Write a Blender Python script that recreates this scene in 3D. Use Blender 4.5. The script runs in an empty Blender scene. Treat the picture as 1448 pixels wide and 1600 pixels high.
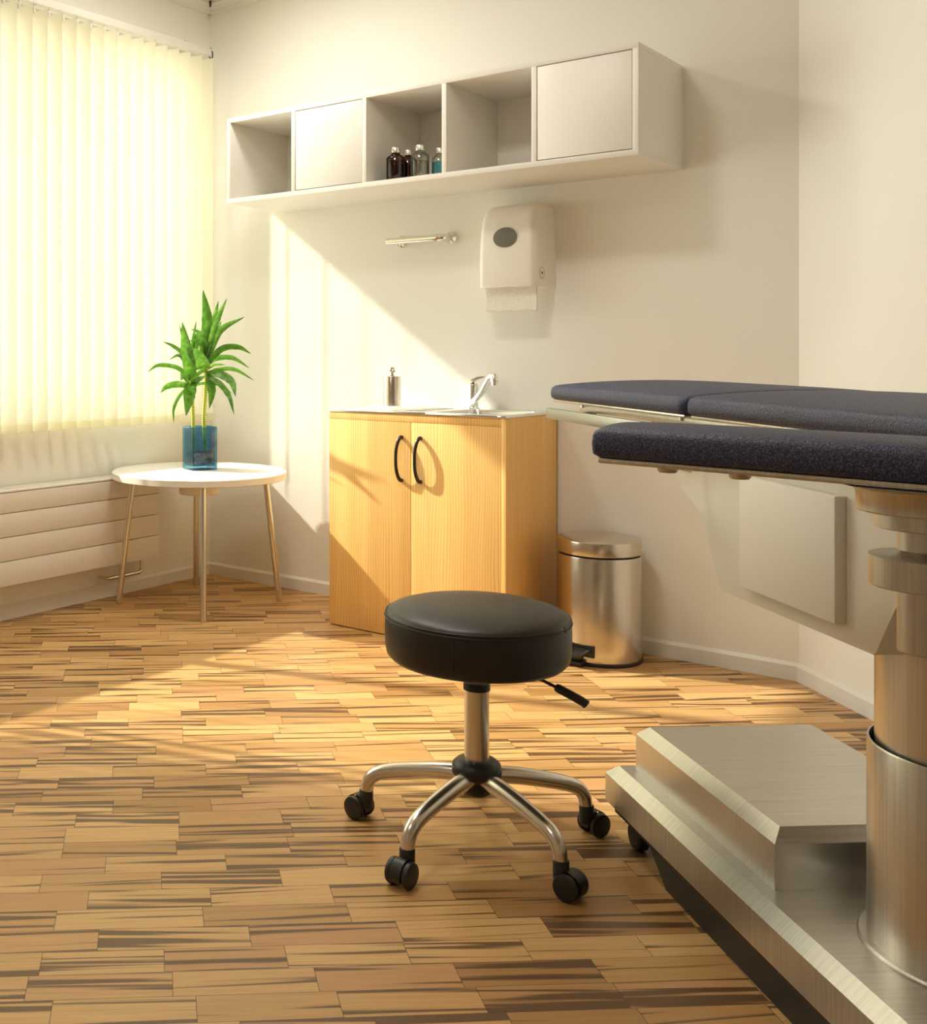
import bpy, bmesh, math, random
from mathutils import Vector, Matrix

scene = bpy.context.scene
col = scene.collection
PI = math.pi
LAMP = (12.5, 14.0, 10.0)
LAMPGLOW = 1.0
SUN, SKY, EXPO = 8.8, 6.4, 0.03
rng = random.Random(7)

# ------------------------------------------------------------------ helpers
class MB:
    """collects shapes into one mesh"""
    def __init__(self):
        self.bm = bmesh.new()

    def _new(self, verts, faces):
        vs = [self.bm.verts.new(v) for v in verts]
        fs = []
        for f in faces:
            try:
                fs.append(self.bm.faces.new([vs[i] for i in f]))
            except ValueError:
                pass
        return vs, fs

    def box(self, a, b, bevel=0.0, seg=2, mat=None):
        x0, y0, z0 = [min(p, q) for p, q in zip(a, b)]
        x1, y1, z1 = [max(p, q) for p, q in zip(a, b)]
        v = [(x0, y0, z0), (x1, y0, z0), (x1, y1, z0), (x0, y1, z0),
             (x0, y0, z1), (x1, y0, z1), (x1, y1, z1), (x0, y1, z1)]
        f = [(0, 3, 2, 1), (4, 5, 6, 7), (0, 1, 5, 4), (1, 2, 6, 5), (2, 3, 7, 6), (3, 0, 4, 7)]
        vs, fs = self._new(v, f)
        if mat is not None:
            for w in vs:
                w.co = mat @ w.co
        if bevel > 0:
            es = list({e for q in fs for e in q.edges})
            bmesh.ops.bevel(self.bm, geom=es, offset=bevel, segments=seg, profile=0.5, affect='EDGES')
        return self

    def prism(self, poly, z0, z1, mat=None, bevel=0.0, seg=2):
        """2D polygon (ccw) extruded between z0 and z1, then moved by mat"""
        n = len(poly)
        v = [(p[0], p[1], z0) for p in poly] + [(p[0], p[1], z1) for p in poly]
        f = [tuple(range(n - 1, -1, -1)), tuple(range(n, 2 * n))]
        f += [(i, (i + 1) % n, n + (i + 1) % n, n + i) for i in range(n)]
        vs, fs = self._new(v, f)
        if mat is not None:
            for w in vs:
                w.co = mat @ w.co
        if bevel > 0:
            es = list({e for q in fs for e in q.edges})
            bmesh.ops.bevel(self.bm, geom=es, offset=bevel, segments=seg, profile=0.5, affect='EDGES')
        return self

    def lathe(self, prof, n=48, mat=None, cap0=True, cap1=True):
        """profile of (r, z) about z"""
        rings, vs = [], []
        for r, z in prof:
            if r < 1e-6:
                rings.append([self.bm.verts.new((0, 0, z))])
            else:
                rings.append([self.bm.verts.new((r * math.cos(2 * PI * i / n), r * math.sin(2 * PI * i / n), z)) for i in range(n)])
        for R in rings:
            vs += R
        for A, B in zip(rings[:-1], rings[1:]):
            for i in range(n):
                j = (i + 1) % n
                if len(A) == 1 and len(B) == 1:
                    continue
                if len(A) == 1:
                    self.bm.faces.new((A[0], B[j], B[i]))
                elif len(B) == 1:
                    self.bm.faces.new((A[i], A[j], B[0]))
                else:
                    self.bm.faces.new((A[i], A[j], B[j], B[i]))
        if cap0 and len(rings[0]) > 1:
            self.bm.faces.new(list(reversed(rings[0])))
        if cap1 and len(rings[-1]) > 1:
            self.bm.faces.new(rings[-1])
        if mat is not None:
            for w in vs:
                w.co = mat @ w.co
        return self

    def cyl(self, p, q, r, n=32, r2=None):
        p, q = Vector(p), Vector(q)
        d = q - p
        M = Matrix.Translation(p) @ d.to_track_quat('Z', 'Y').to_matrix().to_4x4()
        return self.lathe([(r, 0), (r if r2 is None else r2, d.length)], n, M)

    def tube(self, pts, r, n=20, cap=True):
        """round tube through points; r is a number or a list"""
        P = [Vector(p) for p in pts]
        R = r if isinstance(r, (list, tuple)) else [r] * len(P)
        t0 = (P[1] - P[0]).normalized()
        up = Vector((0, 0, 1)) if abs(t0.z) < 0.95 else Vector((1, 0, 0))
        nrm = t0.cross(up).normalized()
        rings, prev = [], t0
        for i, p in enumerate(P):
            if i == 0:
                t = t0
            elif i == len(P) - 1:
                t = (P[i] - P[i - 1]).normalized()
            else:
                t = ((P[i + 1] - P[i]).normalized() + (P[i] - P[i - 1]).normalized()).normalized()
            nrm = prev.rotation_difference(t) @ nrm
            nrm = (nrm - t * nrm.dot(t)).normalized()
            prev = t
            b = t.cross(nrm)
            rings.append([self.bm.verts.new(p + R[i] * (math.cos(2 * PI * k / n) * nrm + math.sin(2 * PI * k / n) * b)) for k in range(n)])
        for A, B in zip(rings[:-1], rings[1:]):
            for k in range(n):
                j = (k + 1) % n
                self.bm.faces.new((A[k], A[j], B[j], B[k]))
        if cap:
            self.bm.faces.new(list(reversed(rings[0])))
            self.bm.faces.new(rings[-1])
        return self

    def loft(self, rings, cap=True):
        """rings: lists of points with equal length"""
        rr = [[self.bm.verts.new(p) for p in R] for R in rings]
        n = len(rr[0])
        for A, B in zip(rr[:-1], rr[1:]):
            for k in range(n):
                j = (k + 1) % n
                self.bm.faces.new((A[k], A[j], B[j], B[k]))
        if cap:
            self.bm.faces.new(list(reversed(rr[0])))
            self.bm.faces.new(rr[-1])
        return self

    def sheet(self, grid):
        g = [[self.bm.verts.new(p) for p in row] for row in grid]
        for a, b in zip(g[:-1], g[1:]):
            for k in range(len(a) - 1):
                self.bm.faces.new((a[k], a[k + 1], b[k + 1], b[k]))
        return self


WORLD = {}          # world matrix of each Empty


def tag(o, label=None, cat=None, group=None, kind=None):
    if label:
        o['label'] = label
    if cat:
        o['category'] = cat
    if group:
        o['group'] = group
    if kind:
        o['kind'] = kind
    return o


def thing(name, loc, label, cat, rz=0.0, group=None):
    o = bpy.data.objects.new(name, None)
    o.empty_display_size = 0.1
    o.location = loc
    o.rotation_euler = (0, 0, rz)
    col.objects.link(o)
    WORLD[o.name] = Matrix.Translation(Vector(loc)) @ Matrix.Rotation(rz, 4, 'Z')
    return tag(o, label, cat, group)


def root_matrix(o):
    while o is not None:
        if o.name in WORLD:
            return WORLD[o.name]
        o = o.parent
    return Matrix.Identity(4)


def obj(name, mb, mat, parent=None, local=False, smooth=35, label=None, kind=None, sub=0):
    bm = mb.bm
    if parent is not None and not local:
        bmesh.ops.transform(bm, matrix=root_matrix(parent).inverted(), verts=bm.verts)
    bmesh.ops.recalc_face_normals(bm, faces=bm.faces)
    me = bpy.data.meshes.new(name)
    bm.to_mesh(me)
    bm.free()
    if smooth:
        me.polygons.foreach_set('use_smooth', [True] * len(me.polygons))
        me.set_sharp_from_angle(angle=math.radians(smooth))
    me.materials.append(mat)
    o = bpy.data.objects.new(name, me)
    col.objects.link(o)
    if parent is not None:
        o.parent = parent
    if sub:
        m = o.modifiers.new('subdivision', 'SUBSURF')
        m.levels = m.render_levels = sub
    tag(o, label=label, kind=kind)
    return o


def struct(name, mb, mat, parent=None, smooth=0):
    return obj(name, mb, mat, parent, smooth=smooth, kind='structure')


def bezier(pts, n=10):
    """Catmull-Rom through the points"""
    P = [Vector(p) for p in pts]
    P = [2 * P[0] - P[1]] + P + [2 * P[-1] - P[-2]]
    out = []
    for i in range(1, len(P) - 2):
        for k in range(n):
            t = k / n
            a, b, c, d = P[i - 1], P[i], P[i + 1], P[i + 2]
            out.append(0.5 * ((2 * b) + (c - a) * t + (2 * a - 5 * b + 4 * c - d) * t * t + (3 * b - a - 3 * c + d) * t ** 3))
    out.append(P[-2])
    return out


# ------------------------------------------------------------------ materials
class NT:
    def __init__(self, name):
        self.m = bpy.data.materials.new(name)
        self.m.use_nodes = True
        self.t = self.m.node_tree
        self.n = self.t.nodes
        self.n.clear()
        self.out = self.n.new('ShaderNodeOutputMaterial')

    def node(self, typ, **kw):
        x = self.n.new(typ)
        for k, v in kw.items():
            setattr(x, k, v)
        return x

    def link(self, a, b):
        self.t.links.new(a, b)

    def set(self, sock, v):
        if hasattr(v, 'is_output') or isinstance(v, bpy.types.NodeSocket):
            self.link(v, sock)
        else:
            sock.default_value = v

    def math(self, op, a, b=0.0, c=0.0):
        x = self.node('ShaderNodeMath', operation=op)
        self.set(x.inputs[0], a)
        self.set(x.inputs[1], b)
        self.set(x.inputs[2], c)
        return x.outputs[0]

    def noise(self, vec, scale=5.0, detail=2.0, rough=0.5, dist=0.0):
        x = self.node('ShaderNodeTexNoise')
        self.link(vec, x.inputs['Vector'])
        x.inputs['Scale'].default_value = scale
        x.inputs['Detail'].default_value = detail
        x.inputs['Roughness'].default_value = rough
        x.inputs['Distortion'].default_value = dist
        return x.outputs['Fac']

    def combine(self, x, y, z):
        c = self.node('ShaderNodeCombineXYZ')
        for s, v in zip(c.inputs, (x, y, z)):
            self.set(s, v)
        return c.outputs[0]

    def mix(self, f, a, b):
        x = self.node('ShaderNodeMix', data_type='RGBA')
        self.set(x.inputs['Factor'], f)
        self.set(x.inputs['A'], a)
        self.set(x.inputs['B'], b)
        return x.outputs['Result']

    def ramp(self, f, stops):
        x = self.node('ShaderNodeValToRGB')
        self.link(f, x.inputs[0])
        e = x.color_ramp.elements
        while len(e) < len(stops):
            e.new(0.5)
        for el, (p, c) in zip(e, stops):
            el.position = p
            el.color = c
        return x.outputs['Color']

    def coords(self, scale=(1, 1, 1), kind='Object', rot=(0, 0, 0)):
        tc = self.node('ShaderNodeTexCoord')
        mp = self.node('ShaderNodeMapping')
        mp.inputs['Scale'].default_value = scale
        mp.inputs['Rotation'].default_value = rot
        self.link(tc.outputs[kind], mp.inputs['Vector'])
        return mp.outputs['Vector']

    def bump(self, h, strength=0.2, dist=0.01):
        b = self.node('ShaderNodeBump')
        b.inputs['Strength'].default_value = strength
        b.inputs['Distance'].default_value = dist
        self.link(h, b.inputs['Height'])
        return b.outputs['Normal']

    def principled(self, color, rough=0.5, metal=0.0, normal=None, spec=0.5, **kw):
        p = self.node('ShaderNodeBsdfPrincipled')
        self.set(p.inputs['Base Color'], color)
        self.set(p.inputs['Roughness'], rough)
        self.set(p.inputs['Metallic'], metal)
        p.inputs['Specular IOR Level'].default_value = spec
        if normal is not None:
            self.link(normal, p.inputs['Normal'])
        for k, v in kw.items():
            self.set(p.inputs[k], v)
        return p.outputs[0]

    def done(self, shader):
        self.link(shader, self.out.inputs['Surface'])
        return self.m


def rgb(r, g, b):
    return (r, g, b, 1.0)


def srgb(r, g, b):
    f = lambda c: (c / 255 / 12.92) if c / 255 <= 0.04045 else ((c / 255 + 0.055) / 1.055) ** 2.4
    return (f(r), f(g), f(b), 1.0)


def plain(name, c, rough=0.5, metal=0.0, spec=0.5, grain=0.0, gscale=200, bstr=0.15):
    t = NT(name)
    v = t.coords()
    n = t.noise(v, gscale, 2)
    colr = t.mix(n, tuple(x * (1 - grain) for x in c[:3]) + (1,), tuple(min(1, x * (1 + grain)) for x in c[:3]) + (1,))
    nm = t.bump(n, bstr, 0.001) if bstr else None
    return t.done(t.principled(colr, rough, metal, nm, spec))


def brushed(name, c, rough=0.3, scale=(4, 4, 400), amt=0.12, kind='Object'):
    t = NT(name)
    v = t.coords(scale, kind)
    n = t.noise(v, 1.0, 3, 0.6)
    colr = t.mix(n, tuple(x * (1 - amt) for x in c[:3]) + (1,), tuple(min(1, x * (1 + amt)) for x in c[:3]) + (1,))
    r = t.math('MULTIPLY_ADD', n, 0.16, rough - 0.08)
    return t.done(t.principled(colr, r, 1.0, t.bump(n, 0.08, 0.001)))


def clear(name, tint, f0=0.06, rough=0.02):
    """a thin pane of tinted glass: straight-through tint with a Fresnel reflection"""
    t = NT(name)
    tr = t.node('ShaderNodeBsdfTransparent')
    tr.inputs['Color'].default_value = tint
    gl = t.node('ShaderNodeBsdfGlossy')
    gl.inputs['Roughness'].default_value = rough
    lw = t.node('ShaderNodeLayerWeight')
    lw.inputs['Blend'].default_value = 0.25
    f = t.math('MULTIPLY_ADD', lw.outputs['Fresnel'], 0.6, f0)
    mx = t.node('ShaderNodeMixShader')
    t.link(f, mx.inputs[0])
    t.link(tr.outputs[0], mx.inputs[1])
    t.link(gl.outputs[0], mx.inputs[2])
    return t.done(mx.outputs[0])


def wall_mat():
    t = NT('wall_paint')
    v = t.coords()
    n1 = t.noise(v, 260, 3)
    n2 = t.noise(v, 1.3, 3)
    c = t.mix(n2, rgb(0.79, 0.775, 0.72), rgb(0.82, 0.805, 0.75))
    return t.done(t.principled(c, 0.75, 0, t.bump(n1, 0.25, 0.002), 0.25))


def floor_mat():
    t = NT('wood_strip_floor')
    tc = t.node('ShaderNodeTexCoord')
    sp = t.node('ShaderNodeSeparateXYZ')
    t.link(tc.outputs['Object'], sp.inputs[0])
    x, y = sp.outputs[0], sp.outputs[1]
    s = 0.70710678
    u = t.math('MULTIPLY', t.math('ADD', x, y), s)          # along the strips
    v = t.math('MULTIPLY', t.math('SUBTRACT', y, x), s)     # across them
    W = 0.0735
    rv = t.math('DIVIDE', v, W)
    row = t.math('FLOOR', rv)
    fv = t.math('FRACT', rv)
    wn = t.node('ShaderNodeTexWhiteNoise', noise_dimensions='1D')
    t.link(row, wn.inputs['W'])
    sc = t.node('ShaderNodeSeparateColor')
    t.link(wn.outputs['Color'], sc.inputs[0])
    L = t.math('MULTIPLY_ADD', sc.outputs[1], 0.07, 0.215)
    su = t.math('ADD', t.math('DIVIDE', u, L), t.math('MULTIPLY', sc.outputs[0], 13.7))
    brick = t.math('FLOOR', su)
    fu = t.math('FRACT', su)
    idn = t.node('ShaderNodeTexWhiteNoise', noise_dimensions='2D')
    t.link(t.combine(row, brick, 0.0), idn.inputs['Vector'])
    ic = t.node('ShaderNodeSeparateColor')
    t.link(idn.outputs['Color'], ic.inputs[0])
    r1, r2, r3 = ic.outputs
    # base tone of each strip
    base = t.ramp(r1, [(0.0, FL[0]), (0.35, FL[1]), (0.7, FL[2]), (1.0, FL[3])])
    # dark veins along the strip, tilted a little differently in each
    tilt = t.math('MULTIPLY', t.math('SUBTRACT', r2, 0.5), 0.10)
    vv = t.math('ADD', v, t.math('MULTIPLY', u, tilt))
    big = t.noise(t.combine(t.math('MULTIPLY', u, 1.6), t.math('MULTIPLY', vv, 48.0), t.math('MULTIPLY', r3, 90.0)), 1.0, 1.5, 0.5, 0.5)
    fine = t.noise(t.combine(t.math('MULTIPLY', u, 6.0), t.math('MULTIPLY', vv, 260.0), t.math('MULTIPLY', r2, 50.0)), 1.0, 3, 0.6)
    thr = t.math('MULTIPLY_ADD', r2, 0.14, 0.30)
    vein = t.node('ShaderNodeMapRange', interpolation_type='SMOOTHSTEP')
    t.link(big, vein.inputs['Value'])
    t.link(thr, vein.inputs['From Min'])
    t.link(t.math('ADD', thr, 0.09), vein.inputs['From Max'])
    vein.inputs['To Min'].default_value = 1.0
    vein.inputs['To Max'].default_value = 0.0
    c = t.mix(t.math('MULTIPLY', vein.outputs[0], 0.86), base, FL[4])
    c = t.mix(t.math('MULTIPLY', t.math('SUBTRACT', fine, 0.35), 0.75), c, FL[5])
    # joints between strips
    gv = t.math('LESS_THAN', t.math('MULTIPLY', t.math('MINIMUM', fv, t.math('SUBTRACT', 1.0, fv)), W), 0.0007)
    gu = t.math('LESS_THAN', t.math('MULTIPLY', t.math('MINIMUM', fu, t.math('SUBTRACT', 1.0, fu)), L), 0.0007)
    gap = t.math('MAXIMUM', gv, gu)
    c = t.mix(t.math('MULTIPLY', gap, 0.75), c, rgb(0.03, 0.016, 0.007))
    rough = t.math('MULTIPLY_ADD', fine, 0.16, 0.33)
    h = t.math('SUBTRACT', t.math('MULTIPLY', fine, 0.15), gap)
    return t.done(t.principled(c, rough, 0, t.bump(h, 0.18, 0.001), 0.42))


FL = [srgb(166, 124, 74), srgb(196, 154, 98), srgb(212, 172, 114), srgb(190, 144, 96), srgb(62, 36, 17), srgb(132, 86, 46)]


def cabinet_wood():
    t = NT('light_pine')
    tc = t.node('ShaderNodeTexCoord')
    sp = t.node('ShaderNodeSeparateXYZ')
    t.link(tc.outputs['Object'], sp.inputs[0])
    hx = t.math('ADD', sp.outputs[0], t.math('MULTIPLY', sp.outputs[1], 0.93))
    z = sp.outputs[2]
    warp = t.noise(t.combine(t.math('MULTIPLY', hx, 5.0), 0.0, t.math('MULTIPLY', z, 1.1)), 1.0, 2)
    ex = t.math('SUBTRACT', hx, 1.303)
    ez = t.math('MULTIPLY', t.math('SUBTRACT', z, 0.30), 0.045)
    rr_ = t.math('SQRT', t.math('ADD', t.math('MULTIPLY', ex, ex), t.math('MULTIPLY', ez, ez)))
    ph = t.math('ADD', t.math('MULTIPLY', rr_, 560.0), t.math('MULTIPLY', warp, 45.0))
    ring = t.math('MULTIPLY_ADD', t.math('SINE', ph), 0.5, 0.5)
    fine = t.noise(t.combine(t.math('MULTIPLY', hx, 300.0), 0.0, t.math('MULTIPLY', z, 3.0)), 1.0, 3)
    wide = t.noise(t.combine(t.math('MULTIPLY', hx, 18.0), 0.0, t.math('MULTIPLY', z, 0.6)), 1.0, 2)
    f = t.math('ADD', t.math('MULTIPLY', ring, 0.35), t.math('ADD', t.math('MULTIPLY', fine, 0.45), t.math('MULTIPLY', wide, 0.45)))
    c = t.ramp(f, [(0.3, srgb(216, 164, 92)), (0.62, srgb(236, 190, 116)), (0.95, srgb(244, 204, 136))])
    return t.done(t.principled(c, 0.42, 0, t.bump(fine, 0.06, 0.001), 0.35))


def vane_mat(name='blind_fabric', through=0.5):
    t = NT(name)
    v = t.coords((1, 1, 1))
    n = t.noise(v, 350, 2)
    c = t.mix(n, rgb(0.82, 0.79, 0.64), rgb(0.90, 0.87, 0.73))
    d = t.node('ShaderNodeBsdfDiffuse')
    tr = t.node('ShaderNodeBsdfTranslucent')
    t.link(c, d.inputs[0])
    t.link(c, tr.inputs[0])
    mx = t.node('ShaderNodeMixShader')
    mx.inputs[0].default_value = through
    t.link(d.outputs[0], mx.inputs[1])
    t.link(tr.outputs[0], mx.inputs[2])
    return t.done(mx.outputs[0])


def leaf_mat():
    t = NT('leaf_green')
    v = t.coords((1, 1, 1))
    n = t.noise(v, 30, 4)
    c = t.ramp(n, [(0.3, rgb(0.022, 0.075, 0.010)), (0.52, rgb(0.07, 0.20, 0.022)), (0.72, rgb(0.22, 0.40, 0.09))])
    p = t.principled(c, 0.32, 0, None, 0.5)
    tr = t.node('ShaderNodeBsdfTranslucent')
    t.link(t.mix(0.5, c, rgb(0.2, 0.5, 0.04)), tr.inputs[0])
    mx = t.node('ShaderNodeMixShader')
    mx.inputs[0].default_value = 0.35
    t.link(p, mx.inputs[1])
    t.link(tr.outputs[0], mx.inputs[2])
    return t.done(mx.outputs[0])


def stem_mat():
    t = NT('stalk_green')
    v = t.coords((1, 1, 1))
    sp = t.node('ShaderNodeSeparateXYZ')
    t.link(v, sp.inputs[0])
    w = t.math('MULTIPLY_ADD', t.math('SINE', t.math('MULTIPLY', sp.outputs[2], 700.0)), 0.5, 0.5)
    c = t.mix(w, rgb(0.42, 0.50, 0.03), rgb(0.72, 0.74, 0.16))
    return t.done(t.principled(c, 0.4))


def pebble_mat():
    t = NT('pebble')
    v = t.coords((1, 1, 1))
    n = t.noise(v, 60, 1)
    c = t.ramp(n, [(0.35, rgb(0.03, 0.04, 0.055)), (0.5, rgb(0.12, 0.14, 0.17)), (0.62, rgb(0.28, 0.13, 0.08)), (0.75, rgb(0.06, 0.06, 0.07))])
    return t.done(t.principled(c, 0.25))


def pad_mat():
    t = NT('navy_upholstery')
    v = t.coords((1, 1, 1))
    n = t.noise(v, 300, 3)
    n2 = t.noise(v, 500, 2)
    c = t.ramp(n2, [(0.38, srgb(22, 31, 62)), (0.5, srgb(41, 50, 90)), (0.62, srgb(84, 91, 120))])
    return t.done(t.principled(c, 0.50, 0, t.bump(n, 0.7, 0.002), 0.5))


def leather_mat():
    t = NT('black_leather')
    v = t.coords((1, 1, 1))
    n = t.noise(v, 300, 2)
    n2 = t.noise(v, 9, 3)
    c = t.mix(n2, srgb(24, 22, 19), srgb(36, 32, 27))
    return t.done(t.principled(c, 0.42, 0, t.bump(n, 0.12, 0.001), 0.5))


def towel_mat():
    t = NT('embossed_paper')
    v = t.coords((1, 1, 1))
    vo = t.node('ShaderNodeTexVoronoi')
    t.link(v, vo.inputs['Vector'])
    vo.inputs['Scale'].default_value = 220
    c = t.mix(vo.outputs['Distance'], rgb(0.9, 0.88, 0.82), rgb(0.7, 0.68, 0.62))
    return t.done(t.principled(c, 0.9, 0, t.bump(vo.outputs['Distance'], 0.6, 0.003), 0.1))


M = dict(
    wall=wall_mat(), floor=floor_mat(), pine=cabinet_wood(), vane=vane_mat(), hem=vane_mat('hem_fabric', 0.8), leaf=leaf_mat(), stem=stem_mat(),
    pebble=pebble_mat(), pad=pad_mat(), leather=leather_mat(), towel=towel_mat(),
    trim=plain('trim_paint', rgb(0.74, 0.72, 0.67), 0.5, grain=0.02, bstr=0.05),
    ceiling=plain('ceiling_paint', rgb(0.82, 0.80, 0.74), 0.8, grain=0.02, bstr=0.1),
    shelf=plain('white_laminate', rgb(0.78, 0.75, 0.69), 0.42, grain=0.02, bstr=0.03),
    radiator=plain('radiator_enamel', rgb(0.78, 0.74, 0.67), 0.4, grain=0.02, bstr=0.03),
    table=plain('white_tabletop', rgb(0.84, 0.81, 0.75), 0.28, grain=0.02, bstr=0.02),
    plastic=plain('white_plastic', rgb(0.80, 0.77, 0.70), 0.38, grain=0.02, bstr=0.04),
    housing=plain('cream_enamel', rgb(0.79, 0.77, 0.70), 0.45, grain=0.02, bstr=0.04),
    black=plain('black_plastic', rgb(0.018, 0.017, 0.016), 0.42, grain=0.1, gscale=500, bstr=0.12),
    blackmetal=plain('dark_bronze', rgb(0.05, 0.045, 0.04), 0.3, 0.6, bstr=0.0),
    gap=plain('dark_gap', rgb(0.01, 0.01, 0.01), 0.8, bstr=0.0),
    tapchrome=plain('bright_chrome', rgb(0.90, 0.90, 0.89), 0.20, 1.0, grain=0.01, bstr=0.0),
    rail=brushed('rail_steel', rgb(0.40, 0.40, 0.36), 0.38, (3, 3, 300)),
    chrome=plain('chrome', rgb(0.80, 0.78, 0.74), 0.09, 1.0, grain=0.01, bstr=0.0),
    satin=plain('satin_aluminium', rgb(0.74, 0.70, 0.64), 0.24, 1.0, grain=0.03, bstr=0.02),
    steel_v=brushed('brushed_steel_upright', rgb(0.60, 0.575, 0.53), 0.34, (260, 260, 3), 0.24),
    steel_h=brushed('brushed_steel_flat', rgb(0.58, 0.56, 0.52), 0.33, (5, 330, 5), 0.30),
    binsteel=brushed('stainless_bin', rgb(0.66, 0.60, 0.52), 0.22, (3, 3, 380), 0.06),
    sink=plain('sink_steel', rgb(0.86, 0.86, 0.85), 0.22, 1.0, grain=0.02, bstr=0.0),
    greymesh=plain('grey_window', rgb(0.13, 0.12, 0.10), 0.3, grain=0.5, gscale=900, bstr=0.4),
    glass=clear('window_glass', rgb(0.95, 0.97, 0.95)),
    vase=clear('blue_glass', rgb(0.40, 0.71, 0.90), 0.05),
    water=clear('vase_water', rgb(0.78, 0.91, 0.96), 0.03),
    amber=clear('amber_glass', rgb(0.34, 0.11, 0.06), 0.05),
    clearglass=clear('clear_glass', rgb(0.86, 0.86, 0.82), 0.06),
    teal=plain('teal_liquid', rgb(0.04, 0.30, 0.38), 0.2, bstr=0.0),
    brownliquid=plain('brown_liquid', rgb(0.10, 0.022, 0.010), 0.25, bstr=0.0),
    paleliquid=clear('pale_liquid', rgb(0.80, 0.80, 0.74), 0.02),
    cap=plain('aluminium_cap', rgb(0.75, 0.72, 0.66), 0.3, 1.0, bstr=0.0),
)


def lamp_mat():
    t = NT('lamp_diffuser')
    e = t.node('ShaderNodeEmission')
    e.inputs['Color'].default_value = rgb(1.0, 0.94, 0.80)
    e.inputs['Strength'].default_value = 3.0 * LAMPGLOW
    return t.done(e.outputs[0])


M['lamp'] = lamp_mat()

# ------------------------------------------------------------------ the room
XL, YB, ZC = -3.583, 3.954, 2.765
XC = -0.977                       # where the back wall meets the slanted right wall
XR, YF = 2.3, -2.2                # far right and front walls, behind the camera
YR = YB - (XR - XC)               # the slanted wall runs at 45 degrees
WY0, WY1, WZ0, WZ1, WT = 0.95, 3.832, 0.757, 2.40, 0.20

poly = [(XL - WT, YF - .2), (XR + .2, YF - .2), (XR + .2, YB + .2), (XL - WT, YB + .2)]
struct('floor', MB().prism(poly, -0.15, 0.0), M['floor'])
struct('ceiling', MB().prism(poly, ZC, ZC + 0.15), M['ceiling'])
w = MB()
w.box((XL - WT, YF, 0), (XL, WY0, ZC)).box((XL - WT, WY1, 0), (XL, YB + .2, ZC))
w.box((XL - WT, WY0, 0), (XL, WY1, WZ0)).box((XL - WT, WY0, WZ1), (XL, WY1, ZC))
struct('wall_left', w, M['wall'])
struct('wall_back', MB().box((XL, YB, 0), (XC + .1, YB + .2, ZC)), M['wall'])
s2 = math.sqrt(0.5)
struct('wall_right', MB().prism([(XC, YB), (XR, YR), (XR + .14, YR + .14), (XC + .14, YB + .14)], 0, ZC), M['wall'])
struct('wall_far_right', MB().box((XR, YF, 0), (XR + .2, YR + .1, ZC)), M['wall'])
struct('wall_front', MB().box((XL - WT, YF - .2, 0), (XR + .2, YF, ZC)), M['wall'])


def skirting(name, p, q, n, h=0.058, mat='trim'):
    """profile run from p to q, n = direction into the room"""
    p, q, n = Vector(p), Vector(q), Vector(n)
    prof = [(0, 0), (0.012, 0), (0.012, h - 0.010), (0.004, h), (0, h)]
    r = [[(a.x + n.x * d, a.y + n.y * d, z) for d, z in prof] for a in (p, q)]
    struct(name, MB().loft(r), M[mat])


t8 = 0.012 * math.tan(math.radians(22.5))
skirting('baseboard_left', (XL, YF, 0), (XL, YB, 0), (1, 0, 0))
skirting('baseboard_back', (XL, YB, 0), (XC - t8 * 0, YB, 0), (0, -1, 0))
skirting('baseboard_right', (XC, YB, 0), (XR, YR, 0), (-s2, -s2, 0))


def cornice(name, p, q, n):
    p, q, n = Vector(p), Vector(q), Vector(n)
    prof = [(0, 0), (0.042, 0), (0.042, -0.014), (0.030, -0.020), (0.018, -0.036), (0.014, -0.050), (0, -0.050)]
    r = [[(a.x + n.x * d, a.y + n.y * d, ZC + z) for d, z in prof] for a in (p, q)]
    struct(name, MB().loft(r), M['trim'], smooth=0)


cornice('trim_1', (XL, YF, 0), (XL, YB, 0), (1, 0, 0))
cornice('trim_2', (XL, YB, 0), (XC, YB, 0), (0, -1, 0))
cornice('trim_3', (XC, YB, 0), (XR, YR, 0), (-s2, -s2, 0))

# unseen slab added outside to cut off the sun's upper limit
struct('sun_cutoff', MB().box((XL - WT - .445, YF, 2.50), (XL - WT, YB + .5, 2.60)), M['trim'])

# window in the left wall
xw = XL - WT * 0.62
wf = MB()
f = 0.05
for y0, y1 in ((WY0, WY0 + f), ((WY0 + WY1) / 2 - f / 2, (WY0 + WY1) / 2 + f / 2), (WY1 - f, WY1)):
    wf.box((xw - .03, y0, WZ0), (xw + .03, y1, WZ1), 0.004)
for z0, z1 in ((WZ0, WZ0 + f * .5), (WZ1 - f * .5, WZ1)):
    wf.box((xw - .03, WY0 + f, z0), (xw + .03, (WY0 + WY1) / 2 - f / 2, z1), 0.004)
    wf.box((xw - .03, (WY0 + WY1) / 2 + f / 2, z0), (xw + .03, WY1 - f, z1), 0.004)
win = struct('window_1', wf, M['trim'])
struct('pane', MB().box((xw - .003, WY0 + f, WZ0 + f * .5), (xw + .003, (WY0 + WY1) / 2 - f / 2, WZ1 - f * .5))
       .box((xw - .003, (WY0 + WY1) / 2 + f / 2, WZ0 + f * .5), (xw + .003, WY1 - f, WZ1 - f * .5)), M['glass'], win)

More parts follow.
